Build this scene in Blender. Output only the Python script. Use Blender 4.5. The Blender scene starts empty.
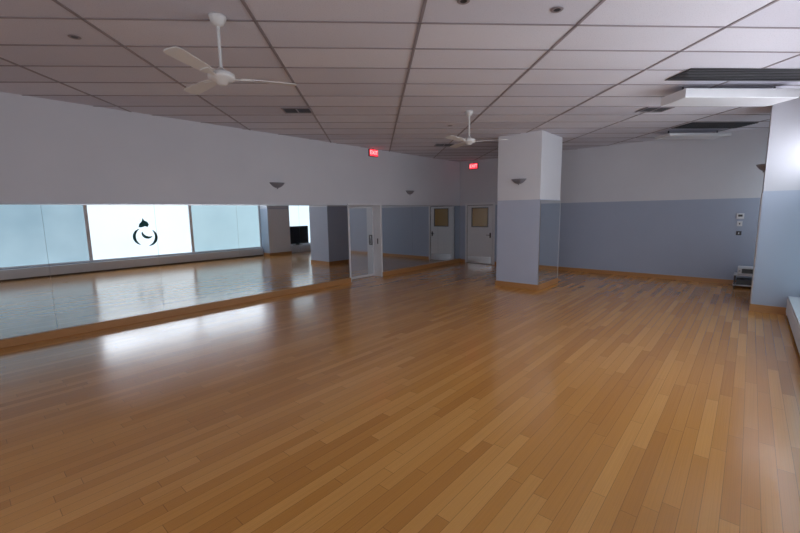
import bpy, bmesh, math
from mathutils import Vector, Matrix
S=bpy.context.scene
S.view_settings.view_transform='Standard'
# ---------------------------------------------------------------- room dims
X0,X1=-3.7,12.7      # wall behind camera / back wall
Y0,Y1=-0.8,8.2       # window wall / mirror wall
H=3.70
# ---------------------------------------------------------------- helpers
def link(o,parent=None):
    S.collection.objects.link(o)
    if parent: o.parent=parent
    return o
def empty(name,loc=(0,0,0),rz=0):
    e=bpy.data.objects.new(name,None); e.location=loc; e.rotation_euler=(0,0,rz)
    e.empty_display_size=0.1
    return link(e)
def mesh_obj(name,bm,mat,parent=None,smooth=False):
    me=bpy.data.meshes.new(name); bm.normal_update(); bm.to_mesh(me); bm.free()
    if smooth:
        for p in me.polygons: p.use_smooth=True
    me.materials.append(mat)
    return link(bpy.data.objects.new(name,me),parent)
def add_box(bm,x0,x1,y0,y1,z0,z1,M=None):
    v=[Vector(p) for p in [(x0,y0,z0),(x1,y0,z0),(x1,y1,z0),(x0,y1,z0),(x0,y0,z1),(x1,y0,z1),(x1,y1,z1),(x0,y1,z1)]]
    if M: v=[M@p for p in v]
    v=[bm.verts.new(p) for p in v]
    for f in [(3,2,1,0),(4,5,6,7),(0,1,5,4),(1,2,6,5),(2,3,7,6),(3,0,4,7)]:
        bm.faces.new([v[i] for i in f])
def boxes(name,lst,mat,parent=None,bevel=0):
    bm=bmesh.new()
    for b in lst: add_box(bm,*b)
    o=mesh_obj(name,bm,mat,parent)
    if bevel:
        m=o.modifiers.new('bev','BEVEL'); m.width=bevel; m.segments=2
    return o
def revolve(name,prof,mat,parent=None,loc=(0,0,0),seg=32,a0=0,a1=2*math.pi,M=None):
    bm=bmesh.new(); full=abs(a1-a0-2*math.pi)<1e-6
    n=seg if full else seg+1
    rings=[]
    for r,z in prof:
        ring=[]
        for i in range(n):
            a=a0+(a1-a0)*i/seg
            ring.append(bm.verts.new((r*math.cos(a),r*math.sin(a),z)))
        rings.append(ring)
    for k in range(len(rings)-1):
        for i in range(seg):
            j=(i+1)%n
            bm.faces.new((rings[k][i],rings[k][j],rings[k+1][j],rings[k+1][i]))
    bmesh.ops.remove_doubles(bm,verts=bm.verts,dist=1e-5)
    if M: bmesh.ops.transform(bm,matrix=M,verts=bm.verts)
    bmesh.ops.recalc_face_normals(bm,faces=bm.faces)
    o=mesh_obj(name,bm,mat,parent,True); o.location=loc
    return o
def extrude_poly(name,pts,th,mat,parent=None,M=None):
    bm=bmesh.new()
    a=[bm.verts.new((x,y,0)) for x,y in pts]; b=[bm.verts.new((x,y,th)) for x,y in pts]
    bm.faces.new(a[::-1]); bm.faces.new(b)
    n=len(pts)
    for i in range(n):
        j=(i+1)%n; bm.faces.new((a[i],a[j],b[j],b[i]))
    if M: bmesh.ops.transform(bm,matrix=M,verts=bm.verts)
    bmesh.ops.recalc_face_normals(bm,faces=bm.faces)
    return mesh_obj(name,bm,mat,parent)
# ---------------------------------------------------------------- materials
class NT:
    def __init__(s,name):
        s.m=bpy.data.materials.new(name); s.m.use_nodes=True
        s.t=s.m.node_tree; s.b=s.t.nodes['Principled BSDF']
    def n(s,typ,**kw):
        o=s.t.nodes.new(typ)
        for k,v in kw.items(): setattr(o,k,v)
        return o
    def l(s,a,b): s.t.links.new(a,b)
    def math(s,op,a,b=None,c=None,clamp=False):
        o=s.n('ShaderNodeMath',operation=op,use_clamp=clamp)
        for i,v in enumerate((a,b,c)):
            if v is None: continue
            if isinstance(v,(int,float)): o.inputs[i].default_value=v
            else: s.l(v,o.inputs[i])
        return o.outputs[0]
    def pos(s):
        g=s.n('ShaderNodeNewGeometry'); x=s.n('ShaderNodeSeparateXYZ'); s.l(g.outputs['Position'],x.inputs[0])
        return g.outputs['Position'],x.outputs[0],x.outputs[1],x.outputs[2]
    def mix(s,f,a,b):
        o=s.n('ShaderNodeMix',data_type='RGBA')
        for i,v in ((0,f),(6,a),(7,b)):
            if isinstance(v,(int,float)): o.inputs[i].default_value=v
            elif isinstance(v,tuple): o.inputs[i].default_value=(*v,1) if len(v)==3 else v
            else: s.l(v,o.inputs[i])
        return o.outputs[2]
    def noise(s,vec,scale,detail=3):
        o=s.n('ShaderNodeTexNoise'); o.inputs['Scale'].default_value=scale; o.inputs['Detail'].default_value=detail
        if vec is not None: s.l(vec,o.inputs['Vector'])
        return o.outputs['Fac']
    def comb(s,x,y,z=0.0):
        o=s.n('ShaderNodeCombineXYZ')
        for i,v in enumerate((x,y,z)):
            if isinstance(v,(int,float)): o.inputs[i].default_value=v
            else: s.l(v,o.inputs[i])
        return o.outputs[0]
    def wn(s,vec):
        o=s.n('ShaderNodeTexWhiteNoise',noise_dimensions='3D'); s.l(vec,o.inputs['Vector']); return o.outputs['Value']
    def bump(s,h,st,dist=0.002):
        o=s.n('ShaderNodeBump'); o.inputs['Strength'].default_value=st; o.inputs['Distance'].default_value=dist
        s.l(h,o.inputs['Height']); s.l(o.outputs[0],s.b.inputs['Normal'])
def simple(name,col,rough=.5,metal=0,em=None,es=0,var=.06):
    t=NT(name)
    t.b.inputs['Roughness'].default_value=rough; t.b.inputs['Metallic'].default_value=metal
    p,_,_,_=t.pos(); f=t.noise(p,9)
    c2=tuple(c*(1-var) for c in col)
    t.l(t.mix(f,col,c2),t.b.inputs['Base Color'])
    if em:
        t.b.inputs['Emission Color'].default_value=(*em,1); t.b.inputs['Emission Strength'].default_value=es
    return t.m
WHITE=(.70,.70,.745); BLUE=(.41,.46,.58)
def paint(name,two=True,lower=BLUE,upper=WHITE,split=2.11):
    t=NT(name); p,x,y,z=t.pos()
    n=t.noise(p,1.3,4); n2=t.noise(p,160,2)
    col=upper
    if two:
        f=t.math('LESS_THAN',z,split); col=t.mix(f,upper,lower)
    dirt=t.mix(n,(1,1,1),(.9,.9,.91))
    o=t.n('ShaderNodeMix',data_type='RGBA',blend_type='MULTIPLY'); o.inputs[0].default_value=1
    if isinstance(col,tuple): o.inputs[6].default_value=(*col,1)
    else: t.l(col,o.inputs[6])
    t.l(dirt,o.inputs[7]); t.l(o.outputs[2],t.b.inputs['Base Color'])
    t.b.inputs['Roughness'].default_value=.6
    t.bump(n2,.15); return t.m
M_wall=paint('two_tone_wall_paint'); M_white=paint('white_wall_paint',False)
M_trim=simple('white_trim_paint',(.76,.76,.79),.4)
M_fan=simple('fan_enamel',(.74,.73,.72),.35)
M_black=simple('black_plastic',(.015,.015,.018),.35)
M_dark=simple('dark_grey_metal',(.06,.055,.06),.5)
M_steel=simple('brushed_steel',(.5,.5,.52),.3,1)
M_sconce=simple('sconce_metal',(.26,.26,.30),.4,.3)
M_sill=simple('radiator_enamel',(.74,.76,.80),.4)
M_screen=simple('screen_glass',(.01,.01,.012),.12)
M_amber=simple('amber_door_glass',(.40,.24,.07),.25)
M_red=simple('exit_red_glow',(.8,.03,.04),.4,0,(1,.04,.07),1.4)
M_pink=simple('exit_letter_glow',(.9,.5,.5),.4,0,(1,.45,.45),1.6)
M_logo=simple('logo_film',(.02,.14,.17),.5)
def mk_mirror():
    t=NT('mirror_glass'); t.b.inputs['Metallic'].default_value=1; t.b.inputs['Roughness'].default_value=.008
    p,_,_,_=t.pos(); f=t.noise(p,.8)
    t.l(t.mix(f,(.83,.88,.90),(.79,.85,.87)),t.b.inputs['Base Color']); return t.m
M_mirror=mk_mirror()
def mk_satin():
    t=NT('satin_glazed_panel'); t.b.inputs['Metallic'].default_value=.8; t.b.inputs['Roughness'].default_value=.05
    p,_,_,_=t.pos(); f=t.noise(p,.8)
    t.l(t.mix(f,(.84,.88,.92),(.80,.85,.89)),t.b.inputs['Base Color']); return t.m
M_satin=mk_satin()
def wood_trim():
    t=NT('wood_trim'); p,x,y,z=t.pos()
    m=t.n('ShaderNodeMapping'); m.inputs['Scale'].default_value=(1.2,1.2,30); t.l(p,m.inputs[0])
    f=t.noise(m.outputs[0],4,5)
    t.l(t.mix(f,(.40,.18,.06),(.55,.28,.11)),t.b.inputs['Base Color']); t.b.inputs['Roughness'].default_value=.35
    return t.m
M_wood=wood_trim()
def floor_mat():
    t=NT('bamboo_plank_floor'); p,x,y,z=t.pos()
    W,L=.096,1.2
    yr=t.math('DIVIDE',y,W); row=t.math('FLOOR',yr)
    off=t.wn(t.comb(row,3.7,1.1))
    xs=t.math('ADD',t.math('DIVIDE',x,L),t.math('MULTIPLY',off,7.0)); idx=t.math('FLOOR',xs)
    rnd=t.wn(t.comb(row,idx,5.0))
    fy=t.math('FRACT',yr); fx=t.math('FRACT',xs)
    ey=t.math('MINIMUM',fy,t.math('SUBTRACT',1.0,fy)); ex=t.math('MINIMUM',fx,t.math('SUBTRACT',1.0,fx))
    sy=t.math('LESS_THAN',t.math('MULTIPLY',ey,W),.0016); sx=t.math('LESS_THAN',t.math('MULTIPLY',ex,L),.002)
    seam=t.math('MAXIMUM',sy,sx)
    gv=t.comb(t.math('ADD',t.math('MULTIPLY',x,1.6),t.math('MULTIPLY',rnd,40.0)),t.math('MULTIPLY',y,75.0),0.0)
    g=t.noise(gv,1.0,5)
    gv2=t.comb(t.math('MULTIPLY',x,.5),t.math('MULTIPLY',y,230.0),0.0); g2=t.noise(gv2,1.0,2)
    r=t.n('ShaderNodeValToRGB'); cr=r.color_ramp
    cr.elements[0].position=0; cr.elements[0].color=(.50,.205,.038,1)
    cr.elements[1].position=1; cr.elements[1].color=(.74,.365,.098,1)
    e=cr.elements.new(.5); e.color=(.61,.272,.058,1)
    t.l(t.math('ADD',t.math('MULTIPLY',rnd,.75),t.math('MULTIPLY',g,.3)),r.inputs[0])
    c=t.mix(t.math('MULTIPLY',t.math('GREATER_THAN',g2,.55),.12),r.outputs[0],(.25,.10,.025))
    c=t.mix(t.math('MULTIPLY',seam,.6),c,(.14,.055,.015))
    t.l(c,t.b.inputs['Base Color'])
    big=t.noise(p,1.1,4)
    t.l(t.math('ADD',.13,t.math('MULTIPLY',big,.14)),t.b.inputs['Roughness'])
    t.b.inputs['Coat Weight'].default_value=.5; t.b.inputs['Coat Roughness'].default_value=.17; t.b.inputs['Coat IOR'].default_value=1.5
    return t.m
M_floor=floor_mat()
R2=math.sqrt(.5); CO,CS=.476,1.55; SO,SS=4.05,.60
def ceil_mat():
    t=NT('acoustic_ceiling_tile'); p,x,y,z=t.pos()
    c=t.math('DIVIDE',t.math('SUBTRACT',t.math('MULTIPLY',t.math('SUBTRACT',x,y),R2),CO),CS)
    s=t.math('DIVIDE',t.math('SUBTRACT',t.math('MULTIPLY',t.math('ADD',x,y),R2),SO),SS)
    rnd=t.wn(t.comb(t.math('FLOOR',c),t.math('FLOOR',s),2.0))
    sp=t.noise(p,90,2); st=t.noise(p,1.0,5)
    col=t.mix(rnd,(.65,.64,.72),(.79,.78,.85))
    col=t.mix(t.math('MULTIPLY',t.math('GREATER_THAN',sp,.62),.25),col,(.33,.32,.36))
    col=t.mix(t.math('MULTIPLY',st,.25),col,(.48,.45,.51))
    t.l(col,t.b.inputs['Base Color']); t.b.inputs['Roughness'].default_value=.9
    t.bump(sp,.3); return t.m
M_ceil=ceil_mat()
M_bar=simple('ceiling_tbar',(.30,.26,.28),.5)
def film(name,col,strength,col2=None):
    t=NT(name); p,x,y,z=t.pos(); f=t.noise(p,.7,3)
    t.b.inputs['Base Color'].default_value=(.3,.35,.37,1); t.b.inputs['Roughness'].default_value=.4
    t.l(t.mix(f,col,col2 or col),t.b.inputs['Emission Color']); t.b.inputs['Emission Strength'].default_value=strength
    return t.m
M_f1=film('frosted_film_teal',(.16,.30,.40),1.05,(.50,.66,.76))
M_f2=film('frosted_film_bright',(.88,.94,1.0),1.4,(.72,.86,.96))
M_f3=film('frosted_film_teal_b',(.36,.53,.62),1.1,(.56,.75,.83))
M_fill_upper=film('upper_fill_glow',(.90,.92,1.0),8.5)  # glow of the upper panes, added to brighten the room
M_f4=film('fill_window_glow',(.90,.92,1.0),3.4)  # glow of the added window behind the camera
# ---------------------------------------------------------------- shell
boxes('floor',[(X0-.15,X1+.15,Y0-.15,Y1+.6,-.1,0)],M_floor)
boxes('ceiling',[(X0-.15,X1+.15,Y0-.15,Y1+.6,H,H+.1)],M_ceil)
DX0,DX1=7.19,8.41; DH=2.12
boxes('wall_left',[(X0,DX0,Y1,Y1+.15,0,H),(DX1,X1,Y1,Y1+.15,0,H),(DX0,DX1,Y1,Y1+.15,DH,H),
   (DX0-.1,DX0,Y1+.15,Y1+.4,0,H),(DX1,DX1+.1,Y1+.15,Y1+.4,0,H),(DX0-.1,DX1+.1,Y1+.4,Y1+.5,0,H),(DX0,DX1,Y1+.15,Y1+.4,DH,H)],M_white)
boxes('wall_back',[(X1,X1+.15,Y0-.15,Y1+.15,0,H)],M_wall)
SZ,TZ=.36,3.05
PX0,PX1=9.60,10.74
boxes('wall_right',[(X0,-.26,Y0-.15,Y0,0,H),(-.26,12.5,Y0-.15,Y0,0,SZ),(-.26,12.5,Y0-.15,Y0,TZ,H),
   (PX0,PX1,Y0-.15,Y0,SZ,TZ),(12.5,X1,Y0-.15,Y0,SZ,TZ)],M_wall)
FW=[(-.2,3.4)]
boxes('wall_front',[(X0-.15,X0,Y0-.15,FW[0][0],0,H),(X0-.15,X0,FW[0][1],Y1+.15,0,H),
   (X0-.15,X0,FW[0][0],FW[0][1],0,.6),
   (X0-.15,X0,FW[0][0],FW[0][1],2.9,H)],M_wall)
# ceiling T-bars
def clip(px,py,dx,dy):
    t0,t1=-100,100
    for p,d,lo,hi in ((px,dx,X0,X1),(py,dy,Y0,Y1)):
        a,b=(lo-p)/d,(hi-p)/d
        if a>b:a,b=b,a
        t0=max(t0,a);t1=min(t1,b)
    return (t0,t1) if t1-t0>.02 else None
bm=bmesh.new()
def bar(px,py,dx,dy,w):
    c=clip(px,py,dx,dy)
    if not c: return
    L=c[1]-c[0]; m=(c[0]+c[1])/2
    M=Matrix.Translation((px+dx*m,py+dy*m,0))@Matrix.Rotation(math.atan2(dy,dx),4,'Z')
    add_box(bm,-L/2,L/2,-w/2,w/2,H-.008,H+.002,M)
for k in range(-12,12):
    c=CO+k*CS; bar(c*R2,-c*R2,R2,R2,.030)
for k in range(-25,28):
    s=SO+k*SS; bar(s*R2,s*R2,R2,-R2,.020)
mesh_obj('ceiling_grid',bm,M_bar)
# baseboards
BH=.13
boxes('baseboard_left',[(X0,DX0-.03,Y1-.06,Y1,0,BH),(DX1+.03,X1,Y1-.06,Y1,0,BH)],M_wood,bevel=.006)
boxes('baseboard_back',[(X1-.025,X1,Y0+.3,6.72,0,BH-.02),(X1-.025,X1,7.93,Y1-.06,0,BH-.02)],M_wood,bevel=.004)
boxes('baseboard_front',[(X0,X0+.025,Y0,Y1-.06,0,BH-.02)],M_wood,bevel=.004)
# mirrors
def mirror_run(name,xa,xb,n):
    lst=[]; w=(xb-xa)/n
    for i in range(n): lst.append((xa+i*w+.0015,xa+(i+1)*w-.0015,Y1-.02,Y1,BH,2.10))
    e=empty(name); boxes('mirror_panels',lst,M_mirror,e)
    boxes('top_channel',[(xa,xb,Y1-.026,Y1,2.10,2.118)],M_steel,e)
    boxes('end_channel',[(xa-.008,xa,Y1-.024,Y1,BH,2.118),(xb,xb+.008,Y1-.024,Y1,BH,2.118)],M_steel,e)
mirror_run('wall_mirror',X0+.02,DX0-.05,7)
mirror_run('wall_mirror',DX1+.06,X1-.02,3)
# mirrored door in recess
e=empty('door_1')
boxes('frame',[(DX0-.045,DX0+.012,Y1-.03,Y1+.4,0,DH),(DX1-.012,DX1+.05,Y1-.03,Y1+.4,0,DH),(DX0-.045,DX1+.05,Y1-.03,Y1+.4,DH-.012,DH+.04)],M_trim,e,.003)
boxes('leaf',[(DX0+.015,DX1-.015,Y1+.27,Y1+.31,.01,DH-.015)],M_trim,e)
boxes('glazed_face',[(DX0+.06,DX1-.06,Y1+.262,Y1+.27,.08,DH-.07)],M_satin,e)
boxes('pull_handle',[(DX1-.16,DX1-.13,Y1+.2,Y1+.225,.95,1.25),(DX1-.16,DX1-.13,Y1+.2,Y1+.262,.95,.98),(DX1-.16,DX1-.13,Y1+.2,Y1+.262,1.22,1.25)],M_dark,e,.004)
boxes('strike_plate',[(DX1-.018,DX1-.012,Y1+.08,Y1+.12,.98,1.14)],M_dark,e)
# back wall door with amber light
e=empty('door_2'); ya,yb=6.80,7.86
boxes('frame',[(X1-.05,X1,ya-.07,ya,0,2.2),(X1-.05,X1,yb,yb+.07,0,2.2),(X1-.05,X1,ya,yb,2.12,2.2)],M_trim,e,.004)
boxes('leaf',[(X1-.03,X1,ya+.02,7.02,.01,2.10),(X1-.03,X1,7.64,yb-.02,.01,2.10),(X1-.03,X1,7.02,7.64,.01,1.36),(X1-.03,X1,7.02,7.64,2.0,2.10)],M_trim,e)
boxes('shadow_gap',[(X1-.012,X1-.002,ya,yb,0,2.12)],M_dark,e)
boxes('amber_window',[(X1-.02,X1-.013,7.02,7.64,1.36,2.0)],M_amber,e)
boxes('glazing_bead',[(X1-.04,X1-.03,6.99,7.02,1.33,2.03),(X1-.04,X1-.03,7.64,7.67,1.33,2.03),(X1-.04,X1-.03,7.02,7.64,1.33,1.36),(X1-.04,X1-.03,7.02,7.64,2.0,2.03)],M_dark,e)
boxes('lever_handle',[(X1-.04,X1-.03,6.87,6.93,.95,1.13),(X1-.09,X1-.04,6.89,6.91,1.04,1.06),(X1-.1,X1-.085,6.89,7.03,1.04,1.06)],M_dark,e,.004)
boxes('kick_plate',[(X1-.034,X1-.03,6.85,7.8,.04,.25)],M_steel,e)
# windows: frosted film below the transom bar, glowing panes added above to light the room
TB=2.48
def window_y(name,xa,xb,mat,top):
    e=empty(name); f=.05; y0,y1=Y0-.1,Y0+.01
    boxes('frame',[(xa,xa+f,y0,y1,SZ,TZ),(xb-f,xb,y0,y1,SZ,TZ),(xa+f,xb-f,y0,y1,SZ,SZ+f),(xa+f,xb-f,y0,y1,TZ-f,TZ),(xa+f,xb-f,y0,y1,TB-.04,TB+.04)],M_trim,e,.004)
    boxes('frosted_glass',[(xa+f,xb-f,Y0-.07,Y0-.05,SZ+f,TB-.04)],mat,e)
    boxes('added_upper_pane',[(xa+f,xb-f,Y0-.07,Y0-.05,TB+.04,TZ-f)],top,e)
    return e
window_y('window_1',-.26,3.14,M_f1,M_f1)
window_y('window_2',3.14,6.54,M_f2,M_fill_upper)
window_y('window_3',6.54,PX0,M_f3,M_fill_upper)
window_y('window_4',PX1,12.5,M_f2,M_f2)
def fill_window_x(name,ya,yb,za,zb):
    e=empty(name); f=.06
    ym=(ya+yb)/2
    boxes('frame',[(X0-.1,X0+.01,ya,ya+f,za,zb),(X0-.1,X0+.01,yb-f,yb,za,zb),(X0-.1,X0+.01,ya+f,yb-f,za,za+f),(X0-.1,X0+.01,ya+f,yb-f,zb-f,zb),(X0-.1,X0,ym-.03,ym+.03,za+f,zb-f)],M_trim,e)
    boxes('glass',[(X0-.07,X0-.05,ya+f,yb-f,za+f,zb-f)],M_f4,e)
fill_window_x('added_fill_window',*FW[0],.6,2.9)  # unseen window added behind the camera as extra room light
# logo decal on window 2 (dancer monogram)
def arc_band(cx,cz,r,a0,a1,w):
    pts=[];n=20
    for i in range(n+1):
        t=i/n;a=math.radians(a0+(a1-a0)*t);ww=w*math.sin(math.pi*t)**.7
        pts.append((cx+(r+ww/2)*math.cos(a),cz+(r+ww/2)*math.sin(a)))
    for i in range(n-1,0,-1):
        t=i/n;a=math.radians(a0+(a1-a0)*t);ww=w*math.sin(math.pi*t)**.7
        pts.append((cx+(r-ww/2)*math.cos(a),cz+(r-ww/2)*math.sin(a)))
    return pts
LM=Matrix.Translation((4.86,Y0-.045,1.28))@Matrix.Rotation(math.radians(90),4,'X')
le=empty('window_logo_decal')
extrude_poly('arc_a',arc_band(-.02,-.14,.33,115,245,.10),.004,M_logo,le,LM)
extrude_poly('arc_b',arc_band(.04,-.16,.34,-80,50,.10),.004,M_logo,le,LM)
extrude_poly('arc_c',arc_band(.12,.02,.2,170,310,.10),.004,M_logo,le,LM)
extrude_poly('figure',[(-.18,.22),(-.15,.34),(-.06,.44),(-.02,.56),(.03,.46),(.12,.42),(.17,.32),(.12,.22),(.03,.25),(-.08,.21)],.004,M_logo,le,LM)
# radiator cover
e=empty('baseboard_radiator')
xa,xb=-.26,9.57; yf=-.60
lst=[(xa,xb,Y0,yf,.32,.34),(xa,xb,yf-.012,yf,.05,.32),(xa,xb,Y0,Y0+.02,0,.32),(xa,xa+.02,Y0,yf,0,.32),(xb-.02,xb,Y0,yf,0,.32)]
boxes('cover',lst,M_sill,e)
boxes('fins',[(xa+.03+i*.05,xa+.045+i*.05,yf,yf+.012,.07,.30) for i in range(195)],M_sill,e)
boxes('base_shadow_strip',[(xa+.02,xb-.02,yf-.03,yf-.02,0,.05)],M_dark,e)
e=empty('baseboard_radiator')
boxes('cover',[(10.78,12.45,Y0,yf-.02,.33,.36),(10.78,12.45,yf-.032,yf-.02,0,.33)],M_sill,e)
# columns
def column(name,xa,xb,ya,yb,mirror_side,faces):
    e=empty(name)
    boxes('shaft',[(xa,xb,ya,yb,0,H)],M_colpaint,e,.004)
    t=.02; b=[]
    if 'x-' in faces:b.append((xa-t,xa,ya-t,yb+(t if 'y+' in faces else 0),0,BH))
    if 'x+' in faces:b.append((xb,xb+t,ya-(t if 'y-' in faces else 0),yb+t,0,BH))
    if 'y+' in faces:b.append((xa,xb,yb,yb+t,0,BH))
    if 'y-' in faces:b.append((xa,xb,ya-t,ya,0,BH))
    boxes('baseboard',b,M_wood,e)
    if mirror_side: boxes('mirror_panel',[(xa+.02,xb-.02,ya-.012,ya,BH,2.12)],M_mirror,e); 
    if mirror_side: boxes('mirror_edge',[(xa+.005,xa+.02,ya-.016,ya,BH,2.135),(xb-.02,xb-.005,ya-.016,ya,BH,2.135),(xa+.02,xb-.02,ya-.016,ya,2.12,2.135)],M_steel,e)
    else: boxes('added_pale_panel',[(xa+.02,xb-.02,yb,yb+.012,BH,2.14)],M_trim,e)  # white board added to make this pillar side lighter
M_colpaint=paint('column_paint',True,(.52,.57,.70),(.79,.79,.83),2.15)
column('column',9.13,10.42,3.70,4.79,True,('x-','x+','y+','y-'))
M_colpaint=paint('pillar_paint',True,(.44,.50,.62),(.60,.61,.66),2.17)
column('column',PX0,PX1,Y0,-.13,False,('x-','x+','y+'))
# ceiling fans
def fan(x,y,a0):
    e=empty('ceiling_fan',(x,y,0))
    revolve('canopy',[(0,H),(.075,H),(.075,H-.02),(.05,H-.07),(.02,H-.09),(0,H-.09)],M_fan,e)
    revolve('downrod',[(.014,H-.05),(.014,3.22)],M_fan,e,seg=16)
    revolve('motor_housing',[(0,3.25),(.03,3.25),(.04,3.22),(.09,3.215),(.115,3.20),(.12,3.17),(.11,3.15),(.06,3.135),(.045,3.11),(.02,3.10),(0,3.098)],M_fan,e)
    for k in range(3):
        a=math.radians(a0+120*k)
        M=Matrix.Rotation(a,4,'Z')@Matrix.Translation((0,0,3.165))@Matrix.Rotation(math.radians(10),4,'X')
        extrude_poly('blade_%d'%(k+1),[(.17,-.045),(.3,-.06),(.62,-.072),(.665,-.062),(.68,-.03),(.68,.03),(.665,.062),(.62,.072),(.3,.06),(.17,.045)],.007,M_fan,e,M)
        extrude_poly('bracket_%d'%(k+1),[(.10,-.018),(.17,-.02),(.26,-.04),(.27,0),(.26,.04),(.17,.02),(.10,.018)],.008,M_fan,e,M@Matrix.Translation((0,0,-.008)))
fan(1.83,3.80,-27.5)
fan(6.46,3.98,-60)
# sconces
def sconce(loc,rz):
    e=empty('wall_sconce',loc,rz)   # local +x = away from wall
    prof=[(.0,-.07),(.05,-.066),(.10,-.045),(.15,-.005),(.185,.035),(.19,.045),(.178,.045),(.14,.0),(.09,-.035),(.04,-.055),(0,-.06)]
    M=Matrix.Diagonal((.7,1,1,1))
    revolve('bowl',prof,M_sconce,e,seg=24,a0=-math.pi/2,a1=math.pi/2,M=M)
    boxes('back_plate',[(0,.012,-.06,.06,-.06,.03)],M_sconce,e,.003)
    revolve('finial',[(0,-.10),(.012,-.095),(.016,-.085),(.01,-.07),(0,-.065)],M_sconce,e,loc=(.02,0,0),seg=12)
sconce((5.06,Y1,2.57),-math.pi/2)
sconce((9.78,Y1,2.53),-math.pi/2)
sconce((9.13,4.23,2.6),math.pi)
sconce((10.0,-.13,2.62),math.pi/2)
# exit signs
def exit_sign(loc,rz):
    e=empty('exit_sign',loc,rz)  # faces local +x
    boxes('housing',[(0,.05,-.17,.17,-.1,.1)],M_dark,e,.005)
    boxes('red_face',[(.05,.054,-.16,.16,-.09,.09)],M_red,e)
    c=bpy.data.curves.new('letters','FONT'); c.body='EXIT'; c.size=.15; c.align_x='CENTER'; c.align_y='CENTER'; c.extrude=.002
    o=bpy.data.objects.new('letters',c); c.materials.append(M_pink); o.location=(.057,0,0); o.rotation_euler=(math.pi/2,0,math.pi/2); link(o,e)
    boxes('mount_stem',[(.01,.035,-.03,.03,.1,.12)],M_dark,e)
exit_sign((8.17,Y1,3.58),-math.pi/2)
exit_sign((X1,7.6,3.5),math.pi)
# vents / downlights
def vent(x,y,w=.5,d=.3):
    e=empty('ceiling_vent',(x,y,H),math.radians(-45))
    boxes('frame',[(-w/2,w/2,-d/2,-d/2+.03,-.02,-.008),(-w/2,w/2,d/2-.03,d/2,-.02,-.008),(-w/2,-w/2+.03,-d/2+.03,d/2-.03,-.02,-.008),(w/2-.03,w/2,-d/2+.03,d/2-.03,-.02,-.008)],M_bar,e)
    boxes('duct_plate',[(-w/2+.03,w/2-.03,-d/2+.03,d/2-.03,-.009,-.006)],M_black,e)
    boxes('louvers',[(-w/2+.03,w/2-.03,-d/2+.05+i*.045,-d/2+.062+i*.045,-.02,-.009) for i in range(int((d-.08)/.045))],M_dark,e)
    boxes('divider',[(-.012,.012,-d/2+.03,d/2-.03,-.022,-.009)],M_bar,e)
vent(4.24,6.08,.5,.36); vent(8.75,1.47,.5,.36); vent(9.07,6.37,.5,.36)
def downlight(x,y):
    e=empty('recessed_downlight',(x,y,H))
    revolve('trim_ring',[(.03,-.009),(.05,-.012),(.055,-.008)],M_bar,e,seg=24)
    revolve('dark_baffle',[(0,-.0085),(.035,-.009)],M_black,e,seg=24)
for p in ((1.04,5.23),(3.85,1.46),(3.14,2.0),(7.2,4.9)): downlight(*p)
# ceiling heater units with drop panel
def unit(x,y,L,g=.5,th=.13,gl=0):
    e=empty('ceiling_air_unit',(x,y,H),math.radians(-45))  # local x along the box, local y away from camera
    boxes('dark_grille',[(-L/2-gl,L/2,-g,-.03,-.014,-.006)],M_dark,e)
    boxes('grille_slats',[(-L/2-gl,L/2,-g+.02+i*.06,-g+.045+i*.06,-.022,-.014) for i in range(int((g-.05)/.06))],M_black,e)
    boxes('white_panel',[(-L/2,L/2,.0,.5,-.10-th,-.10)],M_trim,e,.01)
    boxes('hangers',[(sx*(L/2-.15)-.01,sx*(L/2-.15)+.01,.24,.26,-.10,-.008) for sx in(-1,1)],M_dark,e)
unit(7.80,.22,1.75,gl=.35)
unit(11.62,1.0,1.5,.62,.06)
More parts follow.
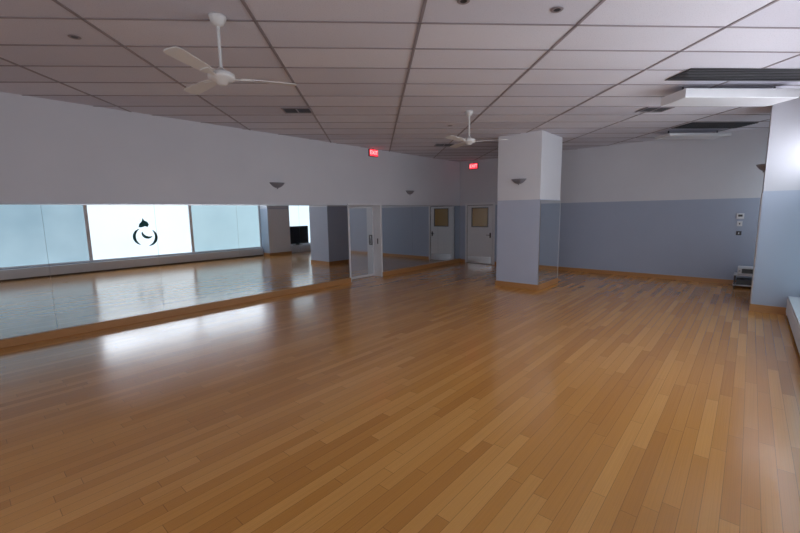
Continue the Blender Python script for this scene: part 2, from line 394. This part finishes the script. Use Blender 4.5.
# wall controls
e=empty('thermostat'); boxes('body',[(X1-.03,X1,.12,.26,1.62,1.75)],M_trim,e,.006); boxes('display',[(X1-.033,X1-.03,.15,.23,1.67,1.72)],M_dark,e)
e=empty('light_switch'); boxes('plate',[(X1-.01,X1,.14,.24,1.44,1.56)],M_trim,e,.003); boxes('toggle',[(X1-.025,X1-.01,.18,.2,1.48,1.52)],M_dark,e)
e=empty('light_switch'); boxes('plate',[(X1-.01,X1,.14,.24,1.22,1.32)],M_dark,e,.003); boxes('toggle',[(X1-.025,X1-.01,.18,.2,1.25,1.29)],M_trim,e)
# audio stand
e=empty('audio_stand'); D=-.20
boxes('shelves',[(12.15,12.6,-.15+D,.4+D,.30,.32),(12.15,12.6,-.15+D,.4+D,.06,.08)],M_trim,e)
boxes('legs',[(a,a+.03,b+D,b+.03+D,0,.30) for a in (12.16,12.56) for b in (-.14,.36)],M_dark,e)
boxes('receiver',[(12.2,12.55,-.08+D,.34+D,.085,.2)],M_black,e,.005)
boxes('stereo_body',[(12.2,12.55,-.1+D,.34+D,.325,.50)],M_trim,e,.02)
boxes('stereo_face',[(12.19,12.2,-.02+D,.26+D,.36,.46)],M_black,e)
revolve('knob',[(0,.02),(.02,.02),(.02,0)],M_steel,e,loc=(12.19,.3+D,.41),seg=16,M=Matrix.Rotation(-math.pi/2,4,'Y'))
# television on the sill by the far window
e=empty('television')
boxes('bezel',[(10.76,12.15,-.69,-.65,.42,1.30)],M_black,e,.008)
boxes('screen',[(10.79,12.12,-.65,-.646,.45,1.27)],M_screen,e)
boxes('stand',[(11.4,11.6,-.69,-.66,.375,.43),(11.25,11.75,-.74,-.63,.36,.378)],M_black,e)
# world
w=bpy.data.worlds.new('World'); S.world=w; w.use_nodes=True
w.node_tree.nodes['Background'].inputs[0].default_value=(.55,.7,.9,1); w.node_tree.nodes['Background'].inputs[1].default_value=.6
# camera
cam=bpy.data.cameras.new('Camera'); co=bpy.data.objects.new('Camera',cam); link(co); S.camera=co
cam.sensor_width=36; cam.lens=395/800*36; cam.clip_start=.05
yaw=math.radians(41.5); p=math.radians(7.8); roll=math.radians(.9)
f=Vector((math.cos(yaw)*math.cos(p),math.sin(yaw)*math.cos(p),-math.sin(p)))
r=Vector((math.sin(yaw),-math.cos(yaw),0)); u=r.cross(f)
r2=r*math.cos(roll)-u*math.sin(roll); u2=u*math.cos(roll)+r*math.sin(roll)
M=Matrix((( r2.x,u2.x,-f.x,0),(r2.y,u2.y,-f.y,0),(r2.z,u2.z,-f.z,1.9),(0,0,0,1)))
co.matrix_world=M
